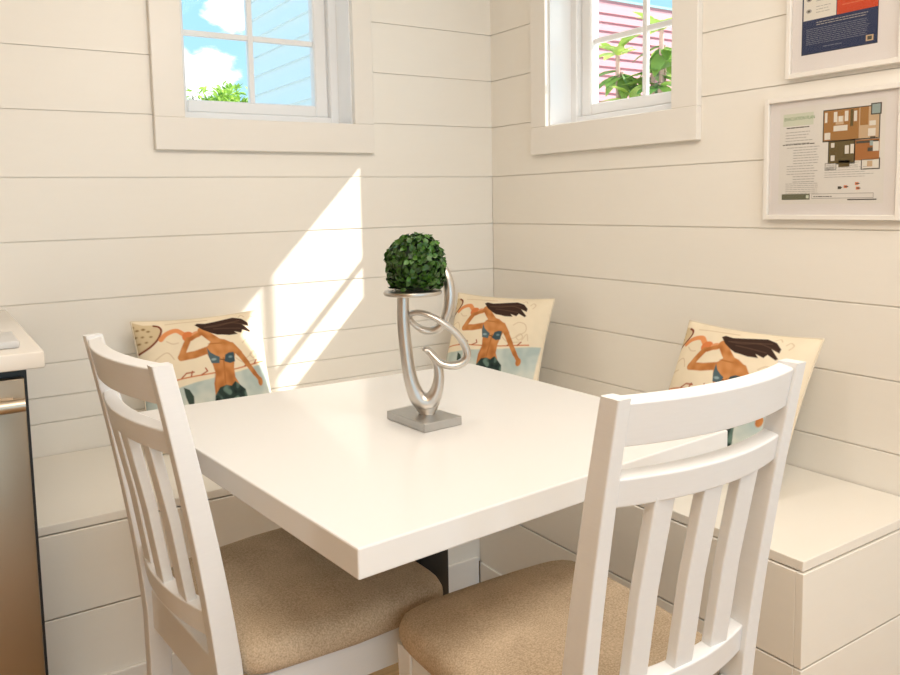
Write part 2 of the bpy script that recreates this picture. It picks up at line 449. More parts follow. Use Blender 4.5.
# ------------------------------------------------------------------ chairs
CH, CA, CPW, CPD = .994, .188, .030, .041
CYS, CYT, CG, CZS = -.198, -.280, 1.37, .45
def post_y(z):
    t = max(0, (z - CZS) / (CH - CZS))
    y = CYS + (CYT - CYS) * t ** CG
    if z < .30: y -= .035 * ((.30 - z) / .30) ** 1.5
    return y
def taper(z):
    return 1.0 - .26 * min(1, max(0, (z - .5) / .49))
def make_chair(label, group):
    r = empty('dining_chair', (0, 0, 0), 0, label, 'chair', group)
    m = M['chair']
    for sx in (-1, 1):
        secs = []
        zs_ = [0.001, .08, .16, .24, .32, .40, .46, .52, .58, .64, .70, .76, .82, .88, .94, CH]
        for z in zs_:
            hv = CPD / 2 * taper(z)
            hw = CPW / 2 * taper(z)
            secs.append((Vector((sx * (CA - hw), post_y(z), z)), Vector((1, 0, 0)), Vector((0, 1, 0)), hw, hv))
        bm = bmesh.new(); sweep_rect(bm, secs, 0, 0, .0022); to_obj('rear_post', bm, m, r, smooth=18)
    inner = CA - CPW + .003
    def rail(z0, z1, sag, th, off=0.0):
        bm = bmesh.new(); secs = []
        n = 18
        zc = (z0 + z1) / 2
        inner = CA - CPW * taper(zc) + .003
        slope = (post_y(z1) - post_y(z0)) / (z1 - z0)
        ax_v = Vector((0, slope, 1)).normalized(); ax_u = Vector((0, 1, -slope)).normalized()
        for i in range(n + 1):
            x = -inner + 2 * inner * i / n
            q = 1 - (x / inner) ** 2
            secs.append((Vector((x, post_y(zc) + off - sag * q, zc)), ax_u, ax_v, th / 2, (z1 - z0) / 2))
        sweep_rect(bm, secs, 0, 0, .0022)
        return bm
    to_obj('top_rail', rail(.934, .990, .026, .024, .002), m, r, smooth=18)
    to_obj('middle_rail', rail(.856, .894, .026, .024, .002), m, r, smooth=18)
    to_obj('lower_rail', rail(.556, .598, .024, .024, .002), m, r, smooth=18)
    for cx in (-.086, 0.0, .086):
        q = 1 - (cx / inner) ** 2
        a = Vector((cx, post_y(.585) - .024 * q + .002, .590)); b = Vector((cx, post_y(.87) - .026 * q + .002, .862))
        mid = (a + b) / 2; mid.y = (post_y(.72) - .025 * q + .002)
        bm = bmesh.new()
        sweep_rect(bm, [(p, Vector((1, 0, 0)), Vector((0, 1, .25)).normalized(), .0190, .0085) for p in (a, mid, b)], 0, 0, .002)
        to_obj('slat', bm, m, r, smooth=18)
    # seat frame aprons
    bm = bmesh.new(); box(bm, (-inner, -.209, .430), (inner, -.187, .506), .003, 2); to_obj('rear_apron', bm, m, r, smooth=18)
    bm = bmesh.new(); box(bm, (-.160, .186, .412), (.160, .204, .480), .003, 2); to_obj('front_apron', bm, m, r, smooth=18)
    for sx in (-1, 1):
        tmp = bmesh.new()
        secs = [(Vector((sx * x, y, .446)), Vector((1, 0, 0)), Vector((0, 0, 1)), .010, .034) for x, y in ((.176, -.181), (.192, .16))]
        sweep_rect(tmp, secs, 0, 0, .0022); to_obj('side_apron', tmp, m, r, smooth=18)
        bm = bmesh.new()
        sweep_rect(bm, [(Vector((sx * (.184 - (.47 - z) * .012), .184, z)), Vector((1, 0, 0)), Vector((0, 1, 0)), w, w) for z, w in ((.001, .0145), (.2, .018), (.481, .0215))], 0, 0, .003)
        to_obj('front_leg', bm, m, r, smooth=18)
    # cushion: rounded super-ellipse slab with a soft crown
    bm = bmesh.new()
    n = 84; zb, zt = .482, .541
    prof = [(0.0, zb), (.93, zb), (.975, zb + .003), (.995, zb + .012), (1.0, zb + .022), (.994, zb + .034), (.975, zb + .0435), (.93, zb + .0510), (.82, zb + .0560), (.6, zb + .0580), (.3, zt)]
    def outline(a):
        c, s_ = math.cos(a), math.sin(a)
        k = 1 / ((abs(c) ** 9 + abs(s_) ** 9) ** (1 / 9))
        px, py = c * k, s_ * k
        X = px * (.217 if py > 0 else .217 - .022 * abs(py))
        Y = py * .2025 + .0145
        Y += .008 * (1 - px * px) * (1 if py > 0 else 0) * py - .0
        return X, Y
    ringv = []
    for s_, z in prof[1:]:
        ringv.append([bm.verts.new((outline(2*math.pi*i/n)[0] * s_, (outline(2*math.pi*i/n)[1] - .0145) * s_ + .0145, z)) for i in range(n)])
    for r0, r1 in zip(ringv[:-1], ringv[1:]):
        for i in range(n): bm.faces.new((r0[i], r0[(i+1) % n], r1[(i+1) % n], r1[i]))
    bm.faces.new(ringv[0][::-1]); c = bm.verts.new((0, .0145, zt + .0005))
    for i in range(n): bm.faces.new((ringv[-1][i], ringv[-1][(i+1) % n], c))
    to_obj('seat_cushion', bm, M['seat'], r, smooth=170)
    return r

def copy_tree(o, parent=None):
    c = o.copy(); COL.objects.link(c)
    if parent is not None: c.parent = parent
    for ch in list(o.children): copy_tree(ch, c)
    return c

GC = 'white dining chairs at the table'
chair_a = make_chair('white slat-back chair on the left beside the dishwasher, seat tucked under the table', GC)
chair_b = copy_tree(chair_a)
chair_b['label'] = 'white slat-back chair at the front right, its back turned to the viewer'
chair_a.scale = (1.01, 1.0, 1.006); chair_a.location = (-1.414, -1.229, 0); chair_a.rotation_euler = (0, 0, -1.491)
chair_b.scale = (.938, .99, 1.003); chair_b.location = (-1.1315, -1.668, 0); chair_b.rotation_euler = (0, 0, -.008)

# ------------------------------------------------------------------ printed patterns
class Raster:
    """small painter: fills shapes on a numpy grid, used for the print stored on a mesh"""
    def __init__(s, X, Y, bg):
        s.X, s.Y = X, Y
        s.c = np.ones(X.shape + (3,)) * np.array(bg)
    def mix(s, a, col):
        a = np.clip(a, 0, 1)[..., None]
        s.c = s.c * (1 - a) + np.array(col) * a
    def poly(s, pts, col, soft=3.0, a=1.0):
        P = np.array(pts, float); n = len(P)
        ins = np.zeros(s.X.shape, bool); d2 = np.full(s.X.shape, 1e9)
        for i in range(n):
            x0, y0 = P[i]; x1, y1 = P[(i+1) % n]
            if y0 != y1:
                cond = ((y0 > s.Y) != (y1 > s.Y)) & (s.X < (x1-x0) * (s.Y-y0) / (y1-y0) + x0)
                ins ^= cond
            d2 = np.minimum(d2, s.seg(x0, y0, x1, y1))
        d = np.sqrt(d2) * np.where(ins, 1, -1)
        s.mix(a * (d / soft + .5), col)
    def seg(s, x0, y0, x1, y1):
        dx, dy = x1-x0, y1-y0; L = dx*dx+dy*dy + 1e-9
        t = np.clip(((s.X-x0)*dx + (s.Y-y0)*dy) / L, 0, 1)
        return (s.X-x0-t*dx)**2 + (s.Y-y0-t*dy)**2
    def stroke(s, pts, w, col, soft=3.0, a=1.0, smooth=False, w1=None):
        pts = [tuple(p) for p in (catmull(pts, 5) if smooth else pts)]
        best = np.full(s.X.shape, 1e9); n = len(pts) - 1
        for i in range(n):
            ww = w if w1 is None else w + (w1 - w) * (i + .5) / n
            best = np.minimum(best, np.sqrt(s.seg(*pts[i], *pts[i+1])) - ww/2)
        s.mix(a * (-best / soft + .5), col)
    def ell(s, cx, cy, rx, ry, col, soft=3.0, a=1.0):
        d = (1 - np.sqrt(((s.X-cx)/rx)**2 + ((s.Y-cy)/ry)**2)) * min(rx, ry)
        s.mix(a * (d / soft + .5), col)

def srgb(r, g, b):
    return tuple(((c/255)/12.92 if c/255 <= .04045 else ((c/255+.055)/1.055)**2.4) for c in (r, g, b))

def fnoise(X, Y, sc, seed):
    out = np.zeros(X.shape)
    it = np.nditer([X, Y], flags=['multi_index'])
    for x, y in it:
        out[it.multi_index] = noise.noise(Vector((float(x) * sc, float(y) * sc, seed)))
    return out

def pillow_art(n, su=1.0, ou=0.0, sv=1.0, ov=0.0):
    u, v = np.meshgrid(np.linspace(0, 1, n), np.linspace(0, 1, n))
    u = u * su + ou; v = v * sv + ov
    dy = 575 * v
    X = 125 + .16 * dy + u * (602 - .09 * dy); Y = 155 + dy
    # drawing space: u -> x 125..730, v -> y (top edge levelled)
    R = Raster(X, Y, srgb(238, 224, 198))
    nz = fnoise(u, v, 5, 1.3); nf = fnoise(u, v, 18, 4.1)
    R.c *= (1 + .06 * nz + .03 * nf)[..., None]
    def lv(pts):   # pts in the tilted crop -> level the top edge
        return [(x, y + (x - 125) * 60 / 605.0) for x, y in pts]
    skin, skin_d = srgb(196, 130, 74), srgb(150, 88, 44)
    # handwriting swirls
    for pts in ([(640, 260), (665, 240), (700, 245), (712, 275), (690, 300), (650, 330), (620, 320)],
                [(672, 312), (690, 295), (705, 310), (690, 328), (674, 318)], [(705, 325), (722, 290), (735, 320)],
                [(640, 130), (655, 118), (668, 128)], [(690, 140), (700, 125), (716, 135), (708, 155)],
                [(300, 250), (325, 262), (350, 258)], [(160, 360), (210, 340), (250, 365), (300, 350)], [(600, 330), (640, 350), (700, 335)],
                [(300, 165), (360, 155), (420, 148), (490, 140)], [(250, 330), (300, 300), (330, 330)]):
        R.stroke(lv(pts), 4, srgb(205, 180, 145), 4, .75, True)
    # sea
    sea = lv([(60, 505), (340, 455), (420, 432), (500, 415), (620, 388), (800, 335), (800, 900), (60, 900)])
    R.poly(sea, srgb(196, 205, 198), 5)
    sm = (Y > 0)
    w = np.clip(nz * 1.6 + nf * .8, -1, 1)
    a = np.zeros(X.shape)
    tmp = Raster(X, Y, (0, 0, 0)); tmp.poly(sea, (1, 1, 1), 5); a = tmp.c[..., 0]
    R.mix(a * np.clip(w, 0, 1) * .8, srgb(218, 219, 208)); R.mix(a * np.clip(-w, 0, 1) * .7, srgb(164, 182, 180))
    # coral branch
    R.stroke(lv([(150, 470), (260, 440), (345, 418), (420, 405), (500, 394), (600, 378), (745, 340)]), 6, srgb(206, 130, 82), 3, .95, True)
    for b in ([(360, 412), (380, 392), (412, 388)], [(400, 405), (405, 385)], [(445, 400), (470, 385), (462, 372)], [(640, 366), (660, 350)], [(690, 355), (705, 335)]):
        R.stroke(lv(b), 6, srgb(170, 92, 58), 3, .95)
    # conch shell
    R.poly(lv([(118, 158), (135, 152), (165, 158), (205, 170), (255, 168), (283, 190), (268, 240), (215, 285), (165, 312), (152, 270), (140, 215)]), srgb(214, 194, 158), 4)
    for (x, y, r_) in ((135, 170, 12), (160, 180, 9), (150, 205, 10), (180, 195, 8), (205, 190, 9), (172, 225, 8), (200, 225, 7), (225, 200, 8), (185, 255, 8), (168, 280, 7), (215, 250, 7), (235, 225, 7)):
        R.ell(*lv([(x, y)])[0], r_, r_*.6, srgb(142, 112, 70), 4, .8)
    R.stroke(lv([(250, 172), (272, 178), (280, 200), (262, 240), (225, 275), (168, 305)]), 9, srgb(128, 66, 44), 3, 1, True)
    # raised arms and head
    R.stroke(lv([(277, 240), (300, 215), (342, 198), (372, 215), (400, 232)]), 22, srgb(226, 150, 96), 4, 1, True)
    R.ell(*lv([(393, 228)])[0], 26, 24, srgb(216, 128, 76), 4)
    R.stroke(lv([(392, 245), (374, 285), (360, 322)]), 27, skin, 4)
    R.stroke(lv([(362, 322), (420, 312), (490, 288)]), 33, skin, 4)
    R.ell(*lv([(432, 218)])[0], 22, 16, srgb(222, 158, 112), 4)
    R.stroke(lv([(405, 240), (432, 222), (470, 205)]), 20, skin, 4)
    R.stroke(lv([(455, 200), (490, 232), (520, 255)]), 36, skin, 4)
    # right arm
    R.stroke(lv([(585, 272), (620, 310), (655, 355), (690, 400), (716, 428)]), 30, skin, 4, 1, False, 17)
    R.ell(*lv([(716, 434)])[0], 13, 20, skin, 4)
    # torso
    R.poly(lv([(468, 285), (490, 255), (520, 240), (555, 245), (592, 262), (606, 285), (594, 330), (588, 375), (592, 415), (612, 450), (600, 480), (500, 490), (497, 440), (505, 400), (492, 350), (474, 315)]), skin, 4)
    R.stroke(lv([(543, 330), (545, 400), (545, 440)]), 5, skin_d, 6, .6)
    R.stroke(lv([(505, 395), (500, 440), (503, 475)]), 6, skin_d, 6, .6)
    R.stroke(lv([(480, 265), (540, 262)]), 4, skin_d, 6, .5)
    warm = np.clip(1 - np.abs(R.c - np.array(skin)).sum(-1) / .12, 0, 1)
    R.mix(warm * np.clip(nf * 1.6 + nz, 0, 1) * .55, srgb(220, 160, 104)); R.mix(warm * np.clip(-nf * 1.6 - nz, 0, 1) * .6, skin_d)
    # top
    R.poly(lv([(472, 283), (488, 305), (510, 318), (527, 325), (524, 352), (490, 352), (478, 322)]), srgb(84, 104, 112), 3)
    R.poly(lv([(546, 345), (552, 315), (570, 305), (592, 303), (595, 345), (572, 353)]), srgb(64, 84, 92), 3)
    R.ell(*lv([(500, 335)])[0], 12, 6, srgb(150, 172, 176), 3, .7); R.ell(*lv([(575, 325)])[0], 10, 6, srgb(120, 146, 152), 3, .6)
    R.stroke(lv([(527, 335), (548, 338)]), 4, srgb(96, 60, 40), 3)
    # tail
    tail = lv([(500, 492), (520, 458), (548, 448), (572, 452), (590, 432), (636, 468), (650, 540), (640, 620), (600, 690), (540, 735), (440, 735), (500, 660), (498, 560)])
    tmp = Raster(X, Y, (0, 0, 0)); tmp.poly(tail, (1, 1, 1), 4); a = tmp.c[..., 0]
    R.mix(a, srgb(46, 62, 58)); R.mix(a * np.clip(nf * 3, 0, 1), srgb(104, 128, 118)); R.mix(a * np.clip(-nf * 3 - .6, 0, 1), srgb(24, 34, 36))
    R.poly(lv([(368, 452), (392, 462), (410, 490), (414, 545), (388, 520), (376, 490)]), srgb(60, 74, 66), 4)
    R.poly(lv([(360, 560), (410, 535), (470, 640), (500, 700), (440, 735), (390, 640)]), srgb(58, 80, 76), 6)
    # hair
    R.poly(lv([(428, 170), (440, 160), (475, 162), (520, 152), (560, 142), (610, 130), (652, 138), (682, 160), (684, 178), (652, 170), (690, 200), (684, 208), (648, 196), (640, 212), (606, 206), (622, 218), (580, 224), (548, 222), (524, 222), (500, 214), (462, 196)]), srgb(62, 44, 36), 3)
    for s0 in ([(470, 182), (530, 178), (600, 160), (670, 172)], [(510, 192), (570, 190), (640, 190)], [(480, 180), (560, 165), (640, 148)]):
        R.stroke(lv(s0), 4, srgb(104, 78, 62), 4, .6, True)
    return np.clip(R.c, 0, 1)

PN = 190
def make_pillow(label, group, art):
    r = bpy.data.objects.new('throw_pillow', None); r.empty_display_size = .05; COL.objects.link(r)
    tag(r, label, 'pillow', group)
    Wd = .410; T = .058
    def surf(sign, n):
        co = []
        for j in range(n):
            for i in range(n):
                u, v = i / (n-1), j / (n-1)
                a, b = 2*u-1, 2*v-1
                # pinched corners, edges drawn in slightly
                x = a * (Wd/2) * (1 - .055 * (1 - b*b) * abs(a)**3)
                z = -b * (Wd/2) * (1 - .055 * (1 - a*a) * abs(b)**3)
                t = max(0, (1 - abs(a)**2.6)) * max(0, (1 - abs(b)**2.6))
                wr = .0025 * noise.noise(Vector((a*2.2, b*2.2, sign * 3.1))) * t**.5
                co.append((x, -sign * (T * t**.55 + wr), z + Wd/2))
        return co
    n = PN
    co = surf(1, n)
    faces = [(j*n+i, (j+1)*n+i, (j+1)*n+i+1, j*n+i+1) for j in range(n-1) for i in range(n-1)]
    me = bpy.data.meshes.new('printed_front'); me.from_pydata(co, [], faces); me.materials.append(M['print_fabric'])
    at = me.color_attributes.new('print', 'FLOAT_COLOR', 'POINT')
    flat = np.ones((n*n, 4), np.float32); flat[:, :3] = art.reshape(-1, 3)
    at.data.foreach_set('color', flat.ravel())
    for p in me.polygons: p.use_smooth = True
    o = bpy.data.objects.new('printed_front', me); link(o, r); o['label'] = 'front printed with a mermaid blowing a shell'
    n = 60
    co = surf(-1, n)
    faces = [(j*n+i, j*n+i+1, (j+1)*n+i+1, (j+1)*n+i) for j in range(n-1) for i in range(n-1)]
    me = bpy.data.meshes.new('back_cover'); me.from_pydata(co, [], faces); me.materials.append(M['pillow_back'])
    for p in me.polygons: p.use_smooth = True
    o = bpy.data.objects.new('back_cover', me); link(o, r)
    # piped seam
    bm = bmesh.new(); pts = []
    for k in range(4):
        for q in range(24):
            s_ = -1 + 2*q/24
            a, b = [(s_, -1), (1, s_), (-s_, 1), (-1, -s_)][k]
            x = a * (Wd/2) * (1 - .055 * (1 - b*b) * abs(a)**3); z = -b * (Wd/2) * (1 - .055 * (1 - a*a) * abs(b)**3) + Wd/2
            pts.append((x, 0, z, .0026))
    pts.append(pts[0]); tube(bm, pts, 8, False, ref=(0, 1, 0)); to_obj('seam', bm, M['pillow_back'], r, smooth=170)
    return r

art = pillow_art(PN, 1.0, .055)
art_b = pillow_art(PN, .96, .145, 1.0, -.015)
GP = 'mermaid print pillows on the benches'
p1 = make_pillow('mermaid print pillow below the left window, behind the left chair', GP, art)
p2 = make_pillow('mermaid print pillow in the corner, behind the silver loop sculpture', GP, art_b)
p3 = copy_tree(p2); p3['label'] = 'mermaid print pillow against the right wall, behind the front right chair'
def place_pillow(p, top_l, top_r, lean, roll=0.0, shift=0.0):
    """top corners (x,y) seen from the room, lean = horizontal run of the face down to the bench"""
    a, b = Vector((*top_l, 0)), Vector((*top_r, 0))
    ax = (b - a).normalized()                      # local +x
    nrm = Vector((ax.y, -ax.x, 0))                 # local -y points to the room
    h = .410
    tilt = math.asin(lean / h)
    up = (Vector((0, 0, 1)) * math.cos(tilt) - nrm * math.sin(tilt)).normalized()
    yax = up.cross(ax).normalized()
    R3 = Matrix((ax, yax, up)).transposed()
    R3 = R3 @ Matrix.Rotation(roll, 3, 'Y')
    base = (a + b) / 2 + nrm * lean
    base.z = BT + .004 + shift
    p.matrix_world = Matrix.Translation(base) @ R3.to_4x4()
place_pillow(p1, (-1.442, -.070), (-1.016, -.070), .14, 0.0)
place_pillow(p2, (-.232, -.085), (-.085, -.468), .155, 0.0)
place_pillow(p3, (-.080, -1.050), (-.080, -1.460), .18, 0.0)

# ------------------------------------------------------------------ sculpture and topiary ball
SB = Vector((-1.150, -1.281, 0))
SR = Vector((.8415, -.54, 0)).normalized(); SF = Vector((.54, .8415, 0)).normalized()
base_z = TOP + .0005
r = empty('loop_sculpture', (SB.x, SB.y, base_z), 0, 'brushed silver loop sculpture with a round plate holding the green topiary ball', 'sculpture')
bm = bmesh.new(); BQ = [(-1.195, -1.221), (-1.187, -1.350), (-1.098, -1.344), (-1.116, -1.213)]
prism(bm, [(x - SB.x, y - SB.y) for x, y in BQ], 0, .0165, .001, 1); to_obj('base_block', bm, M['base_metal'], r)
def sp(u, v, dep=0.0):
    dx = (u - 421.8) / 509.0; dz = (413.5 - v) / 503.0 + .0165
    p = SR * dx + SF * dep; return (p.x, p.y, dz)
def strand(rows, n=9):
    pts = [(*sp(u, v, d), ra, rb) for u, v, d, ra, rb in rows]
    return catmull(pts, n)
bm = bmesh.new()
tube(bm, strand([(406, 296, 0, .0115, .012), (405.6, 312, 0, .0120, .013), (406, 330, 0, .0122, .014), (407.8, 352, 0, .0125, .015), (410, 371, 0, .0130, .016), (413.5, 386, 0, .0145, .017), (419, 398, 0, .0170, .018), (427, 402, 0, .0190, .018), (434.5, 396, 0, .0150, .017), (438.6, 385, 0, .0115, .016), (439.6, 373, 0, .0098, .014), (437.6, 362, 0, .0088, .013), (433.5, 354.5, -.004, .0080, .012), (428.5, 349.5, -.008, .0068, .012), (424.5, 348.5, -.010, .0035, .010)]), 20, True, ref=SF)
to_obj('cradle_arm', bm, M['nickel'], r, smooth=60)
bm = bmesh.new()
tube(bm, strand([(426.5, 399, 0, .0280, .013), (427, 404, 0, .0262, .014), (427.6, 410, 0, .0200, .014), (428.4, 414.5, 0, .0135, .013)]), 20, True, ref=SF)
to_obj('stem', bm, M['nickel'], r, smooth=60)
bm = bmesh.new()
tube(bm, strand([(430, 350, -.012, 0.0051, 0.0080), (435, 356, -.014, 0.0067, 0.0092), (442, 362, -.016, 0.0072, 0.0103), (452, 364.5, -.016, 0.0079, 0.0109), (461, 363, -.014, 0.0084, 0.0115), (466.5, 358, -.012, 0.0084, 0.0115), (467.5, 351, -.012, 0.0079, 0.0115), (464, 342, -.012, 0.0077, 0.0115), (457, 332.5, -.014, 0.0069, 0.0115), (447.5, 324.5, -.016, 0.0064, 0.0115), (436, 317, -.014, 0.0061, 0.0115), (425, 313, -.008, 0.0059, 0.0115), (416.5, 313, 0, 0.0056, 0.0115), (411.5, 316.5, .010, 0.0056, 0.0115), (413.5, 322.5, .016, 0.0059, 0.0115), (418.5, 328, .020, 0.0061, 0.0115), (425, 332, .022, 0.0077, 0.0138), (433, 333, .022, 0.0077, 0.0126), (441, 329.5, .020, 0.0090, 0.0126), (447, 321, .020, 0.0102, 0.0138), (451, 308, .020, 0.0110, 0.0138), (452, 294, .022, 0.0113, 0.0138), (450, 281, .026, 0.0105, 0.0138), (445.5, 271, .034, 0.0092, 0.0126), (438, 263, .044, 0.0077, 0.0115), (427, 259, .052, 0.0058, 0.0103)], 9), 18, True, ref=SF)
to_obj('loop_ribbon', bm, M['nickel'], r, smooth=60)
bm = bmesh.new()
c0 = sp(415.5, 293.2, 0); tmp = bmesh.new()
prof = [(.052, -.0045), (.0555, -.0035), (.057, 0), (.0555, .0035), (.052, .0045)]
rings = []
for rr, z in prof: rings.append([tmp.verts.new((c0[0] + rr*math.cos(2*math.pi*k/48), c0[1] + rr*math.sin(2*math.pi*k/48), c0[2] + z)) for k in range(48)])
for r0, r1 in zip(rings[:-1], rings[1:]):
    for k in range(48): tmp.faces.new((r0[k], r0[(k+1) % 48], r1[(k+1) % 48], r1[k]))
tmp.faces.new(rings[0][::-1]); tmp.faces.new(rings[-1]); merge(bm, tmp)
to_obj('plate', bm, M['nickel'], r, smooth=50)

def leaf_mat(name, c1, c2, rough=.45, trans=.0):
    m, nt, N, L, P = mat_new(name)
    P.inputs['Roughness'].default_value = rough
    gi = N.new('ShaderNodeAttribute'); gi.attribute_name = 'tone'
    rp = N.new('ShaderNodeValToRGB'); rp.color_ramp.elements[0].color = (*c1, 1); rp.color_ramp.elements[1].color = (*c2, 1)
    L.new(gi.outputs['Fac'], rp.inputs['Fac']); L.new(rp.outputs['Color'], P.inputs['Base Color'])
    if trans > 0:
        tl = N.new('ShaderNodeBsdfTranslucent'); mx = N.new('ShaderNodeMixShader'); mx.inputs['Fac'].default_value = trans
        L.new(rp.outputs['Color'], tl.inputs['Color']); L.new(P.outputs[0], mx.inputs[1]); L.new(tl.outputs[0], mx.inputs[2])
        L.new(mx.outputs[0], N['Material Output'].inputs['Surface'])
    return m

def leaves_mesh(name, items, mat, parent=None, inv=None, fold=.25):
    """items: (pos, direction, normal, length, width, tone); each leaf is a folded pointed blade"""
    vs, fs, tones = [], [], []
    prof = [(0, .08), (.25, .75), (.5, 1.0), (.75, .75), (1.0, .06)]
    for pos, d, nn, ln, wd, tone in items:
        d = d.normalized(); s_ = d.cross(nn).normalized(); nn = s_.cross(d).normalized()
        b = len(vs)
        for t, w in prof:
            c = pos + d * (ln * t) - nn * (ln * .18 * t * t)
            for k in (-1, 0, 1):
                vs.append(tuple(c + s_ * (k * wd / 2 * w) + nn * (abs(k) * wd * fold * w * .5))); tones.append(tone)
        for i in range(4):
            for k in range(2):
                a = b + i*3 + k
                fs.append((a, a+1, a+4, a+3))
    me = bpy.data.meshes.new(name); me.from_pydata(vs, [], fs); me.materials.append(mat)
    at = me.attributes.new('tone', 'FLOAT', 'POINT'); at.data.foreach_set('value', tones)
    for p in me.polygons: p.use_smooth = True
    if inv is not None: me.transform(inv)
    o = bpy.data.objects.new(name, me)
    return link(o, parent)

M['boxwood'] = leaf_mat('boxwood_leaves', (.006, .026, .002), (.06, .17, .015), .38)
M['core'] = plain('dark_foliage_core', (.004, .012, .003), .9)
ball_r = .0610
bc = Vector(sp(419.0, 262.5, 0)) + Vector((SB.x, SB.y, base_z))
plate_top = base_z + c0[2] + .0045
bc.z = plate_top + .0525
r = empty('topiary_ball', (bc.x, bc.y, plate_top), 0, 'round clipped green boxwood ball sitting on the silver plate', 'plant')
bm = bmesh.new(); bmesh.ops.create_uvsphere(bm, u_segments=24, v_segments=16, radius=ball_r - .012)
for v in bm.verts:
    if v.co.z < 0:
        q = math.hypot(v.co.x, v.co.y); k_ = (ball_r - .012) * (1 - .16 * (v.co.z / (ball_r - .012)) ** 2) / max(q, 1e-4)
        if q > .004: v.co.x *= k_; v.co.y *= k_
    v.co.z = max(.0012, v.co.z + bc.z - plate_top)
bm2 = bm; to_obj('core', bm2, M['core'], r, smooth=170)
items = []; rng = random.Random(3)
GA = math.pi * (3 - math.sqrt(5))
NB = 1050
for i in range(NB):
    y = 1 - 2 * (i + .5) / NB; rad = math.sqrt(1 - y*y); th = GA * i
    n = Vector((rad * math.cos(th), rad * math.sin(th), y))
    n = (n + Vector([rng.uniform(-.12, .12) for _ in range(3)])).normalized()
    t = n.cross(Vector([rng.uniform(-1, 1) for _ in range(3)])).normalized()
    d = (n * rng.uniform(.4, 1.6) + t).normalized()
    rr = ball_r - rng.uniform(.004, .013)
    if y < -.88: continue
    q = n * rr
    if n.z < 0:
        hl = math.hypot(n.x, n.y); k_ = (1 - .16 * n.z * n.z) / max(hl, .2); q.x *= k_; q.y *= k_
        d = (Vector((n.x, n.y, 0)).normalized() * rng.uniform(.3, 1.3) + t).normalized()
    pos = q + Vector((0, 0, bc.z - plate_top)) - d * .005
    if pos.z < .0035: pos.z = .0035 + rng.random() * .004; d.z = abs(d.z)
    it_ = (pos, d, n, rng.uniform(.011, .016), rng.uniform(.0085, .012), min(1, max(0, rng.gauss(.45, .25))))
    
    items.append(it_)
leaves_mesh('foliage', items, M['boxwood'], r)

# ------------------------------------------------------------------ framed prints on the right wall
def text_mesh(body, size, ex=0.0):
    cu = bpy.data.curves.new('lettering', 'FONT'); cu.body = body; cu.size = size; cu.extrude = ex; cu.resolution_u = 3
    ob = bpy.data.objects.new('lettering', cu); COL.objects.link(ob)
    dg = bpy.context.evaluated_depsgraph_get(); dg.update()
    me = bpy.data.meshes.new_from_object(ob.evaluated_get(dg))
    bpy.data.objects.remove(ob); bpy.data.curves.remove(cu)
    return me

def framed(label, y0, y1, z0, z1, build):
    """frame on x=0; y0 is the side nearer the corner (left in the photo), y1 the far side"""
    yc, zc = (y0 + y1) / 2, (z0 + z1) / 2
    r = empty('picture_frame', (0, yc, zc), 0, label, 'framed print', 'framed notices on the right wall')
    Wf, Hf = y0 - y1, z1 - z0
    inv = Matrix(((0, 0, -1, 0), (-1, 0, 0, 0), (0, 1, 0, 0), (0, 0, 0, 1)))   # local (right, up, out) -> (x,y,z): right=-y, up=z, out=-x
    def P(name, bm, mats, **k):
        o = to_obj(name, bm, mats, r, **k); o.data.transform(inv); return o
    w, h = Wf/2, Hf/2; f = .0125; dp = .020
    bm = bmesh.new()
    for lo, hi in (((-w, -h, .001), (-w+f, h, dp)), ((w-f, -h, .001), (w, h, dp)), ((-w+f, -h, .001), (w-f, -h+f, dp)), ((-w+f, h-f, .001), (w-f, h, dp))):
        box(bm, lo, hi, .0012, 1)
    P('frame', bm, M['frame'])
    bm = bmesh.new(); box(bm, (-w+f-.001, -h+f-.001, .003), (w-f+.001, h-f+.001, .010)); P('mat_board', bm, M['mat_board'])
    bm = bmesh.new(); box(bm, (-w+f-.001, -h+f-.001, .0135), (w-f+.001, h-f+.001, .0150)); P('glass_pane', bm, M['picture_glass'])
    build(P, w, h)
    return r

def inkm(name, rgb): 
    return plain(name, rgb, .85)
INK = {'paper': inkm('print_paper', (.80, .77, .72)), 'green': inkm('ink_green', (.16, .30, .09)), 'pale_green': inkm('ink_pale_green', (.68, .71, .58)),
       'grey': inkm('ink_grey', (.42, .40, .37)), 'dark': inkm('ink_dark', (.09, .08, .06)), 'wood': inkm('ink_brown_floor', (.40, .20, .06)),
       'wood2': inkm('ink_orange_floor', (.42, .17, .05)), 'olive': inkm('ink_olive_floor', (.14, .10, .035)), 'white': inkm('ink_white', (.80, .76, .68)),
       'teal': inkm('ink_teal', (.34, .43, .42)), 'tan': inkm('ink_tan', (.62, .45, .28)), 'red': inkm('ink_red', (.62, .075, .025)), 'navy': inkm('ink_navy', (.028, .04, .10)),
       'slate': inkm('ink_slate', (.20, .22, .28)), 'olive_bar': inkm('ink_olive_bar', (.15, .15, .09)), 'orange': inkm('ink_orange', (.75, .26, .12))}
IK = list(INK.keys()); IM = [INK[k] for k in IK]
def ink(bm, x0, y0, x1, y1, key, lvl=1):
    z = .0102 + .00015 * lvl
    quad(bm, [(x0, y0, z), (x1, y0, z), (x1, y1, z), (x0, y1, z)], IK.index(key))
def lines(bm, x0, x1, ys, key, h, rng, ragged=.15, words=True, lvl=3):
    for y in ys:
        x = x0; end = x1 - rng.uniform(0, ragged) * (x1 - x0)
        while x < end:
            wl = rng.uniform(.004, .013) if words else (end - x)
            ink(bm, x, y, min(end, x + wl), y + h, key, lvl); x += wl + .0018
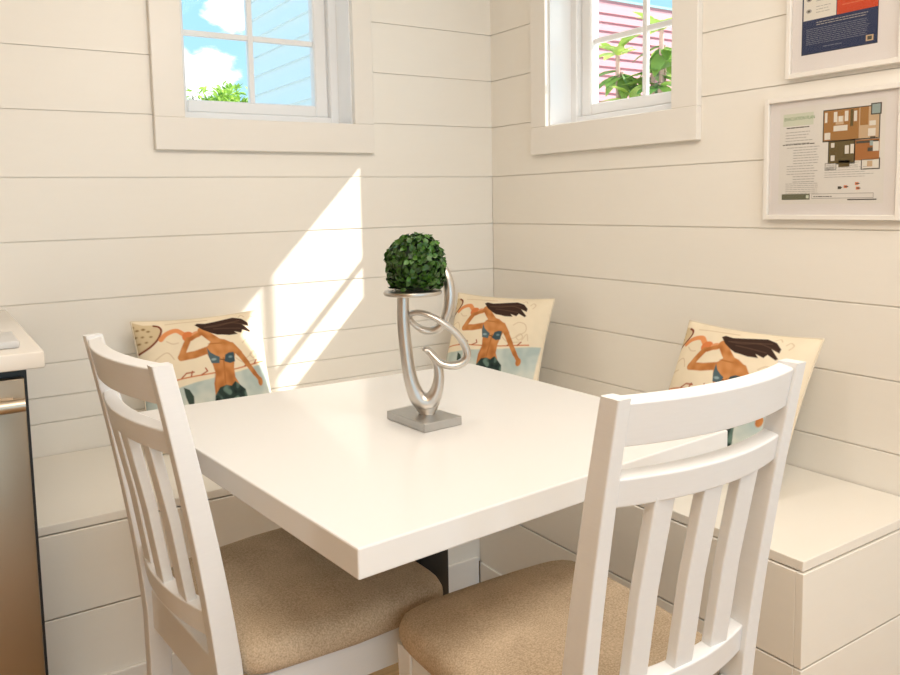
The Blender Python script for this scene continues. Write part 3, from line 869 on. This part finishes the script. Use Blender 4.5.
def put_text(P, body, size, x, y, key, name, lvl=4, squash=1.0):
    me = text_mesh(body, size)
    bm = bmesh.new(); bm.from_mesh(me); bpy.data.meshes.remove(me)
    for v in bm.verts: v.co = Vector((x + v.co.x * squash, y + v.co.y, .0102 + .00015 * lvl))
    for f_ in bm.faces: f_.material_index = 0
    o = P(name, bm, INK[key]); return o

def plan_print(P, w, h):
    rg = random.Random(11); bm = bmesh.new()
    # map photo-crop pixels (x 780..900 at 5.625/px style grid) to local metres
    # page spans -.131 .. .127 horizontally and -.113 .. .115 vertically
    X0, X1, Y0, Y1 = -w + .050, -w + .306, -h + .052, -h + .280
    def q(a, b): return X0 + a * (X1 - X0), Y1 - b * (Y1 - Y0)
    def R(a0, b0, a1, b1, key, lvl=1):
        x0, y0 = q(a0, b1); x1, y1 = q(a1, b0); ink(bm, x0, y0, x1, y1, key, lvl)
    R(-.04, -.05, 1.04, 1.05, 'paper', 1)
    R(0, .02, .33, .16, 'pale_green', 2)
    # left text column
    for b in np.arange(.235, .37, .032): lines(bm, q(.03, 0)[0], q(.33, 0)[0], [q(0, b)[1]], 'grey', .0017, rg, .25)
    lines(bm, q(0, 0)[0], q(.36, 0)[0], [q(0, .375)[1]], 'dark', .0022, rg, .05)
    for b in np.arange(.41, .80, .030): lines(bm, q(.12 if rg.random() < .8 else .05, 0)[0], q(.40, 0)[0], [q(0, b)[1]], 'grey', .0017, rg, .2)
    for b in np.arange(.82, .93, .022): lines(bm, q(.04, 0)[0], q(.40, 0)[0], [q(0, b)[1]], 'grey', .0013, rg, .05)
    R(0, .935, .31, 1.0, 'olive_bar', 3); R(.27, .95, .30, .985, 'pale_green', 4)
    # bottom right boxes
    for b in (.935, .985): R(.33, b, .95, b + .006, 'grey', 3)
    R(.70, 1.0, .98, 1.012, 'dark', 3); R(.33, .935, .333, .99, 'grey', 3); R(.945, .935, .95, .99, 'grey', 3)
    lines(bm, q(.35, 0)[0], q(.55, 0)[0], [q(0, .972)[1]], 'dark', .002, rg, .1)
    for b in np.arange(.66, .78, .025): lines(bm, q(.46, 0)[0], q(.97, 0)[0], [q(0, b)[1]], 'grey', .0013, rg, .3)
    for a, b in ((.60, .86), (.66, .85), (.77, .82), (.78, .87)):
        R(a, b, a + .035, b + .03, 'orange' if a > .61 else 'dark', 4); R(a + .01, b + .01, a + .045, b + .02, 'dark', 5)
    # floor plan: rooms
    def room(a0, b0, a1, b1, key, wall='dark', t=.010):
        R(a0, b0, a1, b1, wall, 2); R(a0 + t, b0 + t * 1.2, a1 - t, b1 - t * 1.2, key, 3)
    room(.43, .02, .80, .37, 'wood'); room(.78, .02, .99, .37, 'tan'); R(.80, .03, .88, .22, 'wood', 4)
    room(.49, .36, .76, .62, 'olive'); R(.60, .58, .71, .65, 'olive', 3); room(.75, .36, 1.0, .60, 'wood2', 'white'); room(.82, .57, 1.0, .69, 'white')
    R(.90, .0, 1.0, .12, 'dark', 4); R(.912, .012, .988, .108, 'teal', 5)
    for a0, b0, a1, b1 in ((.45, .05, .475, .16), (.54, .05, .575, .16), (.59, .10, .63, .16), (.65, .05, .685, .16), (.54, .20, .68, .26), (.45, .27, .51, .345), (.74, .06, .77, .17),
                           (.52, .385, .555, .435), (.52, .52, .56, .58), (.66, .42, .70, .51), (.715, .41, .75, .51), (.88, .26, .95, .34), (.89, .18, .95, .23)):
        R(a0, b0, a1, b1, 'white', 5)
    R(.56, .10, .64, .19, 'tan', 4); R(.705, .04, .735, .22, 'olive', 4); R(.93, .40, .985, .50, 'white', 5); R(.88, .46, .93, .50, 'dark', 5); R(.90, .39, .93, .44, 'teal', 5)
    R(.77, .385, .98, .41, 'dark', 4); R(.90, .345, .95, .37, 'dark', 5); R(.88, .60, .93, .66, 'tan', 5)
    R(.46, .60, .58, .68, 'grey', 2); R(.47, .61, .57, .67, 'paper', 3)
    lines(bm, q(.48, 0)[0], q(.57, 0)[0], [q(0, b)[1] for b in (.63, .65, .67)], 'grey', .0013, rg, .2); lines(bm, q(.68, 0)[0], q(.80, 0)[0], [q(0, b)[1] for b in (.61, .64)], 'grey', .0015, rg, .2)
    lines(bm, q(.04, 0)[0], q(.29, 0)[0], [q(0, .185)[1]], 'dark', .0026, rg, .02)
    P('printed_sheet', bm, IM)
    x, y = q(.012, .095)
    put_text(P, 'EVACUATION PLAN', .0118, x, y, 'green', 'heading', squash=.80)

def notice_print(P, w, h):
    rg = random.Random(5); bm = bmesh.new()
    X0, X1, Y0, Y1 = -w + .040, -w + .232, -h + .056, h - .062
    def q(a, b): return X0 + a * (X1 - X0), Y1 - b * (Y1 - Y0)
    def R(a0, b0, a1, b1, key, lvl=1):
        x0, y0 = q(a0, b1); x1, y1 = q(a1, b0); ink(bm, x0, y0, x1, y1, key, lvl)
    R(-.006, -.004, 1.006, 1.004, 'dark', 0)
    R(0, 0, 1, 1, 'navy', 1)
    R(.015, 0, .465, .70, 'white', 2); R(.475, 0, 1, .70, 'red', 2)
    for b in (.08, .19, .30, .41, .52, .62):
        x, y = q(.09, b)
        # round pictogram: ring or dark badge
        for k in range(10):
            a0, a1 = 2*math.pi*k/10, 2*math.pi*(k+1)/10
            rr = .0075; zl = .0102 + .00015 * 4
            f_ = bm.faces.new([bm.verts.new((x, y, zl)), bm.verts.new((x + rr*math.cos(a0), y + rr*math.sin(a0)*.7, zl)), bm.verts.new((x + rr*math.cos(a1), y + rr*math.sin(a1)*.7, zl))])
            f_.material_index = IK.index('orange' if b < .5 else 'grey')
        R(.075, b - .008, .105, b + .008, 'white' if b < .5 else 'dark', 5)
        lines(bm, q(.19, 0)[0], q(.43, 0)[0], [q(0, b + k)[1] for k in (-.025, .0, .025)], 'grey', .0015, rg, .35)
    for b in np.arange(.04, .66, .042): lines(bm, q(.54, 0)[0], q(.94, 0)[0], [q(0, b)[1]], 'orange', .0019, rg, .3, lvl=4)
    for b in (.735, .755): lines(bm, q(.20, 0)[0], q(.88, 0)[0], [q(0, b)[1]], 'grey', .0020, rg, .1, lvl=4)
    for b in np.arange(.785, .93, .0165): lines(bm, q(.06, 0)[0], q(.90, 0)[0], [q(0, b)[1]], 'slate', .0016, rg, .08, lvl=4)
    lines(bm, q(.30, 0)[0], q(.55, 0)[0], [q(0, .955)[1]], 'slate', .002, rg, .1, lvl=4)
    R(.86, .925, .955, .975, 'tan', 5); R(.88, .935, .935, .965, 'dark', 6)
    P('printed_sheet', bm, IM)

framed('white-framed evacuation floor plan, the lower print on the right wall', -1.239, -1.600, zz(1.116), zz(1.436), plan_print)
framed('white-framed red and navy notice hung above the floor plan', -1.296, -1.594, zz(1.481), zz(1.88), notice_print)

# ------------------------------------------------------------------ outdoors
M['yard_bounce'] = plain('pale_bounce_ground', (.52, .49, .43), .9, var=.08, vscale=3)  # ground out of view, kept pale to bounce sun onto the siding
M['blue_siding'] = plain('pale_blue_siding', (.88, .93, .94), .7)
M['pink_siding'] = plain('pink_siding', (.62, .27, .30), .7)
M['ext_trim'] = plain('white_exterior_trim', (.85, .86, .86), .6)
M['teal_roof'] = plain('pale_teal_metal_roof', (.35, .55, .55), .5)
bm = bmesh.new(); box(bm, (-14, .21, -.6), (26, 30, -.45)); box(bm, (.21, -14, -.6), (26, .205, -.45))
o = to_obj('bounce_yard', bm, M['yard_bounce']); tag(o, 'unseen pale ground outside the windows, toned to bounce sunlight', 'ground', kind='stuff')

def lap_siding(bm, along, a0, a1, d, outward, z0, z1, pitch, mat=0):
    """lap boards on plane axis=d ; along 'x' -> plane y=d, along 'y' -> plane x=d"""
    n = int((z1 - z0) / pitch)
    for k in range(n):
        za, zb = z0 + k*pitch, z0 + (k+1)*pitch
        t0, t1 = d + outward * .034, d + outward * .004
        if along == 'y':
            c = [(t0, a0, za), (t0, a1, za), (t1, a1, zb), (t1, a0, zb)]; u = [(d, a0, za), (d, a1, za), (t0, a1, za), (t0, a0, za)]
        else:
            c = [(a0, t0, za), (a1, t0, za), (a1, t1, zb), (a0, t1, zb)]; u = [(a0, d, za), (a1, d, za), (a1, t0, za), (a0, t0, za)]
        quad(bm, c, mat); quad(bm, u, mat)

r = empty('neighbouring_house', (1.7, 3.2, -.45), 0, 'pale blue house with lap siding outside the left window', 'house')
inv = Matrix.Translation((-1.7, -3.2, .45))
bm = bmesh.new(); box(bm, (.5, 2.0, -.45), (2.5, 4.0, 3.75)); lap_siding(bm, 'y', 2.0, 3.94, .5, -1, -.45, 3.7, .152)
o = to_obj('wall', bm, M['blue_siding'], r); o.data.transform(inv)
bm = bmesh.new(); box(bm, (.470, 3.94, -.45), (.5, 4.03, 3.7)); o = to_obj('corner_trim', bm, M['ext_trim'], r); o.data.transform(inv)
bm = bmesh.new(); prism(bm, [(.3, 1.8), (2.7, 1.8), (2.7, 4.2), (.3, 4.2)], 3.75, 3.87); o = to_obj('roof', bm, M['teal_roof'], r); o.data.transform(inv)

r = empty('neighbouring_house', (10.5, 9, -.45), 0, 'pink house with lap siding seen through the right window', 'house')
inv = Matrix.Translation((-10.5, -9, .45))
bm = bmesh.new(); box(bm, (7.9, 8.0, -.45), (15, 12, zz(4.70))); lap_siding(bm, 'x', 8.0, 15, 8.0, -1, -.45, zz(4.69), .155)
o = to_obj('wall', bm, M['pink_siding'], r); o.data.transform(inv)
bm = bmesh.new(); box(bm, (7.9, 7.955, -.45), (8.12, 7.998, zz(4.7))); o = to_obj('corner_trim', bm, M['ext_trim'], r); o.data.transform(inv)
bm = bmesh.new(); box(bm, (7.88, 7.97, zz(4.70)), (15.02, 12.02, zz(4.74))); o = to_obj('roof', bm, M['teal_roof'], r); o.data.transform(inv)

M['tree_leaf'] = leaf_mat('bright_tree_leaves', (.16, .34, .03), (.50, .70, .12), .5, .35)
M['shrub_leaf'] = leaf_mat('frangipani_leaves', (.06, .20, .05), (.48, .62, .10), .4, .35)
M['bark'] = plain('grey_bark', (.22, .17, .12), .9, var=.2)
M['pink_bark'] = plain('pinkish_bark', (.55, .36, .33), .8, var=.15)
def tree(label, x, y, top, cr, seed, n=900):
    rg = random.Random(seed)
    r = empty('garden_tree', (x, y, -.45), 0, label, 'tree', 'trees beyond the left window')
    bm = bmesh.new()
    Hh = top + .45
    tube(bm, catmull([(0, 0, .012, .07), (.03, .02, Hh*.3, .055), (-.02, .01, Hh*.6, .04), (.02, 0, Hh - cr*.7, .02)], 6), 10)
    for k in range(7):
        a = 2*math.pi*k/7 + rg.random(); h0 = Hh - cr*rg.uniform(1.2, 1.9)
        tube(bm, catmull([(0, 0, h0, .02), (math.cos(a)*cr*.4, math.sin(a)*cr*.4, h0 + cr*.5, .012), (math.cos(a)*cr*.75, math.sin(a)*cr*.75, h0 + cr*.9, .005)], 4), 6)
    to_obj('trunk', bm, M['bark'], r, smooth=60)
    items = []
    clumps = [(Vector((rg.uniform(-1, 1)*cr*.75, rg.uniform(-1, 1)*cr*.75, Hh - cr + rg.uniform(-.8, .75)*cr)), rg.uniform(.22, .36)*cr) for _ in range(26)]
    for i in range(n):
        c, s_ = clumps[i % len(clumps)]
        v = Vector([rg.gauss(0, 1) for _ in range(3)]).normalized() * s_ * rg.random()**.4
        p = c + v
        if p.z > Hh: p.z = Hh - rg.random()*.1
        d = (v.normalized() + Vector([rg.uniform(-.8, .8) for _ in range(3)])).normalized()
        items.append((p, d, Vector((rg.uniform(-.5, .5), rg.uniform(-.5, .5), 1)), rg.uniform(.07, .12), rg.uniform(.03, .05), rg.random()))
    leaves_mesh('foliage', items, M['tree_leaf'], r)
tree('bright green treetop in the bottom of the left window, nearer its left side', .98, 7.0, zz(2.66), .42, 21)
tree('bright green treetop in the left window, close to the pale blue house', 1.86, 8.4, zz(2.86), .36, 33)

def frangipani(label, x, y, tips, seed):
    """tips: list of (dx, dy, z, size, tone, up)"""
    rg = random.Random(seed)
    r = empty('frangipani_shrub', (x, y, -.45), 0, label, 'shrub', 'shrubs outside the right window')
    bm = bmesh.new(); items = []
    for dx, dy, z, s_, tone, up in tips:
        hz_ = z + .45
        tube(bm, catmull([(rg.uniform(-.02, .02), rg.uniform(-.02, .02), 0, .022), (dx*.25, dy*.25, hz_*.45, .018), (dx*.8, dy*.8, hz_*.8, .013), (dx, dy, hz_, .010)], 6), 8)
        for k in range(11):
            a = 2*math.pi*k/11 + rg.uniform(-.3, .3)
            d = Vector((math.cos(a), math.sin(a), up + rg.uniform(-.5, .5)))
            items.append((Vector((dx, dy, hz_ + rg.uniform(-.03, .01))), d, Vector((0, 0, 1)) + Vector((math.cos(a), math.sin(a), 0))*-.2, s_*rg.uniform(.8, 1.2), s_*.42*rg.uniform(.85, 1.15), min(1, max(0, tone + rg.uniform(-.25, .25)))))
    to_obj('stems', bm, M['pink_bark'], r, smooth=60)
    leaves_mesh('foliage', items, M['shrub_leaf'], r)
frangipani('leafy shrub low in the right window, left of the muntin', .95, .18,
           [(.0, .06, zz(1.88), .13, .85, .5), (.02, .05, zz(1.79), .17, .25, -.5), (.05, -.12, zz(1.76), .14, .5, .2), (.0, -.03, zz(1.66), .15, .6, .4)], 3)
frangipani('taller leafy shrub at the right edge of the right window', 1.02, .03,
           [(.0, .0, zz(1.98), .14, .85, .5), (.03, .01, zz(1.89), .17, .45, -.6), (-.02, -.01, zz(1.71), .15, .3, -.2)], 9)

# ------------------------------------------------------------------ world, sun, lamps and added fill lights
CLOUDS = [((.322, .920, .221), .034), ((.285, .949, .150), .050), ((-.55, .75, .36), .30), ((-.85, .40, .33), .30), ((.9, .1, .5), .3), ((-.3, .8, .55), .22), ((.75, -.5, .5), .25)]  # first two in view; the large unseen ones added to brighten the window jamb
world = bpy.data.worlds.new('sky'); scene.world = world; world.use_nodes = True
nt = world.node_tree; N = nt.nodes; L = nt.links
bg = N['Background']
tc = N.new('ShaderNodeTexCoord')
mp = N.new('ShaderNodeMapping'); mp.inputs['Scale'].default_value = (1, 1, 1.6)
L.new(tc.outputs['Generated'], mp.inputs['Vector'])
nz = N.new('ShaderNodeTexNoise'); nz.inputs['Scale'].default_value = 14; nz.inputs['Detail'].default_value = 6; nz.inputs['Roughness'].default_value = .55
L.new(mp.outputs['Vector'], nz.inputs['Vector'])
# a few puffy clouds at chosen bearings: distance to each cloud centre, broken up by noise
acc = None
for cd, cr_ in CLOUDS:
    ds = N.new('ShaderNodeVectorMath'); ds.operation = 'DISTANCE'; ds.inputs[1].default_value = (cd[0], cd[1], cd[2] * 1.6)
    L.new(mp.outputs['Vector'], ds.inputs[0])
    dv = N.new('ShaderNodeMath'); dv.operation = 'DIVIDE'; dv.inputs[1].default_value = cr_; L.new(ds.outputs['Value'], dv.inputs[0])
    if acc is None: acc = dv
    else:
        mn = N.new('ShaderNodeMath'); mn.operation = 'MINIMUM'; L.new(acc.outputs[0], mn.inputs[0]); L.new(dv.outputs[0], mn.inputs[1]); acc = mn
pz = N.new('ShaderNodeMath'); pz.operation = 'MULTIPLY_ADD'; pz.inputs[1].default_value = 2.6; pz.inputs[2].default_value = -1.3; L.new(nz.outputs['Fac'], pz.inputs[0])
sm_ = N.new('ShaderNodeMath'); sm_.operation = 'ADD'; L.new(acc.outputs[0], sm_.inputs[0]); L.new(pz.outputs[0], sm_.inputs[1])
cr = N.new('ShaderNodeMapRange'); cr.interpolation_type = 'SMOOTHSTEP'
cr.inputs['From Min'].default_value = 1.12; cr.inputs['From Max'].default_value = .78; cr.inputs['To Min'].default_value = 0; cr.inputs['To Max'].default_value = 1
L.new(sm_.outputs[0], cr.inputs['Value'])
sep = N.new('ShaderNodeSeparateXYZ'); L.new(tc.outputs['Generated'], sep.inputs[0])
sk = N.new('ShaderNodeValToRGB')
sk.color_ramp.elements[0].position = 0.0; sk.color_ramp.elements[0].color = (.50, .82, .96, 1)
sk.color_ramp.elements[1].position = .55; sk.color_ramp.elements[1].color = (.22, .60, .92, 1)
L.new(sep.outputs['Z'], sk.inputs['Fac'])
mx = N.new('ShaderNodeMix'); mx.data_type = 'RGBA'; mx.inputs['B'].default_value = (1.3, 1.32, 1.35, 1)
L.new(cr.outputs['Result'], mx.inputs['Factor']); L.new(sk.outputs['Color'], mx.inputs['A'])
L.new(mx.outputs['Result'], bg.inputs['Color']); bg.inputs['Strength'].default_value = 1.2

def sun(vec, strength, col):
    d = bpy.data.lights.new('sun', 'SUN'); d.energy = strength; d.color = col; d.angle = math.radians(.55)
    o = bpy.data.objects.new('sun', d); COL.objects.link(o)
    o.rotation_euler = Vector(vec).to_track_quat('-Z', 'Y').to_euler(); o.location = (6, -5, 7)
sun((-1, .605, -1.05), 10.0, (1.0, .95, .86))

def area(name, loc, vec, sx, sy, power, col, spread=180):
    d = bpy.data.lights.new(name, 'AREA'); d.shape = 'RECTANGLE'; d.size = sx; d.size_y = sy; d.energy = power; d.color = col
    d.spread = math.radians(spread)
    o = bpy.data.objects.new(name, d); COL.objects.link(o); o.location = loc
    o.rotation_euler = Vector(vec).to_track_quat('-Z', 'Y').to_euler()
area('rear_daylight_fill', (-.9, YB - .02, 1.25), (0, 1, 0), 1.0, 1.8, 11.5, (.76, .98, 1.24))
area('rear_daylight_fill', (-3.0, YB - .02, 1.25), (0, 1, 0), 1.2, 1.6, 5, (.93, 1.0, 1.06))  # unseen fill added beside the rear daylight; opening widened to suit
area('ceiling_fill', (-1.15, -1.25, H - .03), (0, 0, -1), 1.1, 1.1, 2, (1.0, .90, .79))
area('ceiling_fill', (-.75, -2.6, H - .03), (0, 0, -1), .8, .8, 15, (1.0, .96, .91))  # unseen fill, added to whiten the bench end and chair back
area('ceiling_fill', (-1.75, -2.7, H - .03), (.1, 0, -1), .8, .8, 27, (1.0, .88, .75))  # unseen fill, placed to lift the bench tops and right wall
area('ceiling_fill', (-2.9, -3.6, H - .03), (0, 0, -1), .8, .8, 17, (1.0, .72, .42))  # orange fill, added only to warm the shaded bench front
pl = bpy.data.lights.new('table_point_fill', 'POINT'); pl.energy = 8.5; pl.color = (1.0, .91, .80); pl.shadow_soft_size = .14  # unseen point fill over the table, added to lift walls and benches
po = bpy.data.objects.new('table_point_fill', pl); COL.objects.link(po); po.location = (-1.15, -1.2, 1.95)

# ------------------------------------------------------------------ camera
cam = bpy.data.cameras.new('camera'); co = bpy.data.objects.new('camera', cam); COL.objects.link(co)
cam.sensor_width = 36; cam.sensor_fit = 'HORIZONTAL'
cam.lens = 795.4546 / 900 * 36
cam.shift_x = 19.593 / 900; cam.shift_y = -55.1 / 900
right = Vector((.84146538, -.53990556, -.0209286)); up = Vector((.07182846, .07338914, .99471338)); fwd = Vector((.53551535, .83852014, -.100535))
mw = Matrix(((right.x, up.x, -fwd.x, -1.95296), (right.y, up.y, -fwd.y, -2.57986), (right.z, up.z, -fwd.z, 1.18232 + ZO), (0, 0, 0, 1)))
co.matrix_world = mw
cam.clip_start = .02; cam.clip_end = 200
scene.camera = co

vs = scene.view_settings
vs.view_transform = 'Standard'; vs.look = 'None'; vs.gamma = 1.0; vs.use_curve_mapping = False; vs.exposure = 0.04
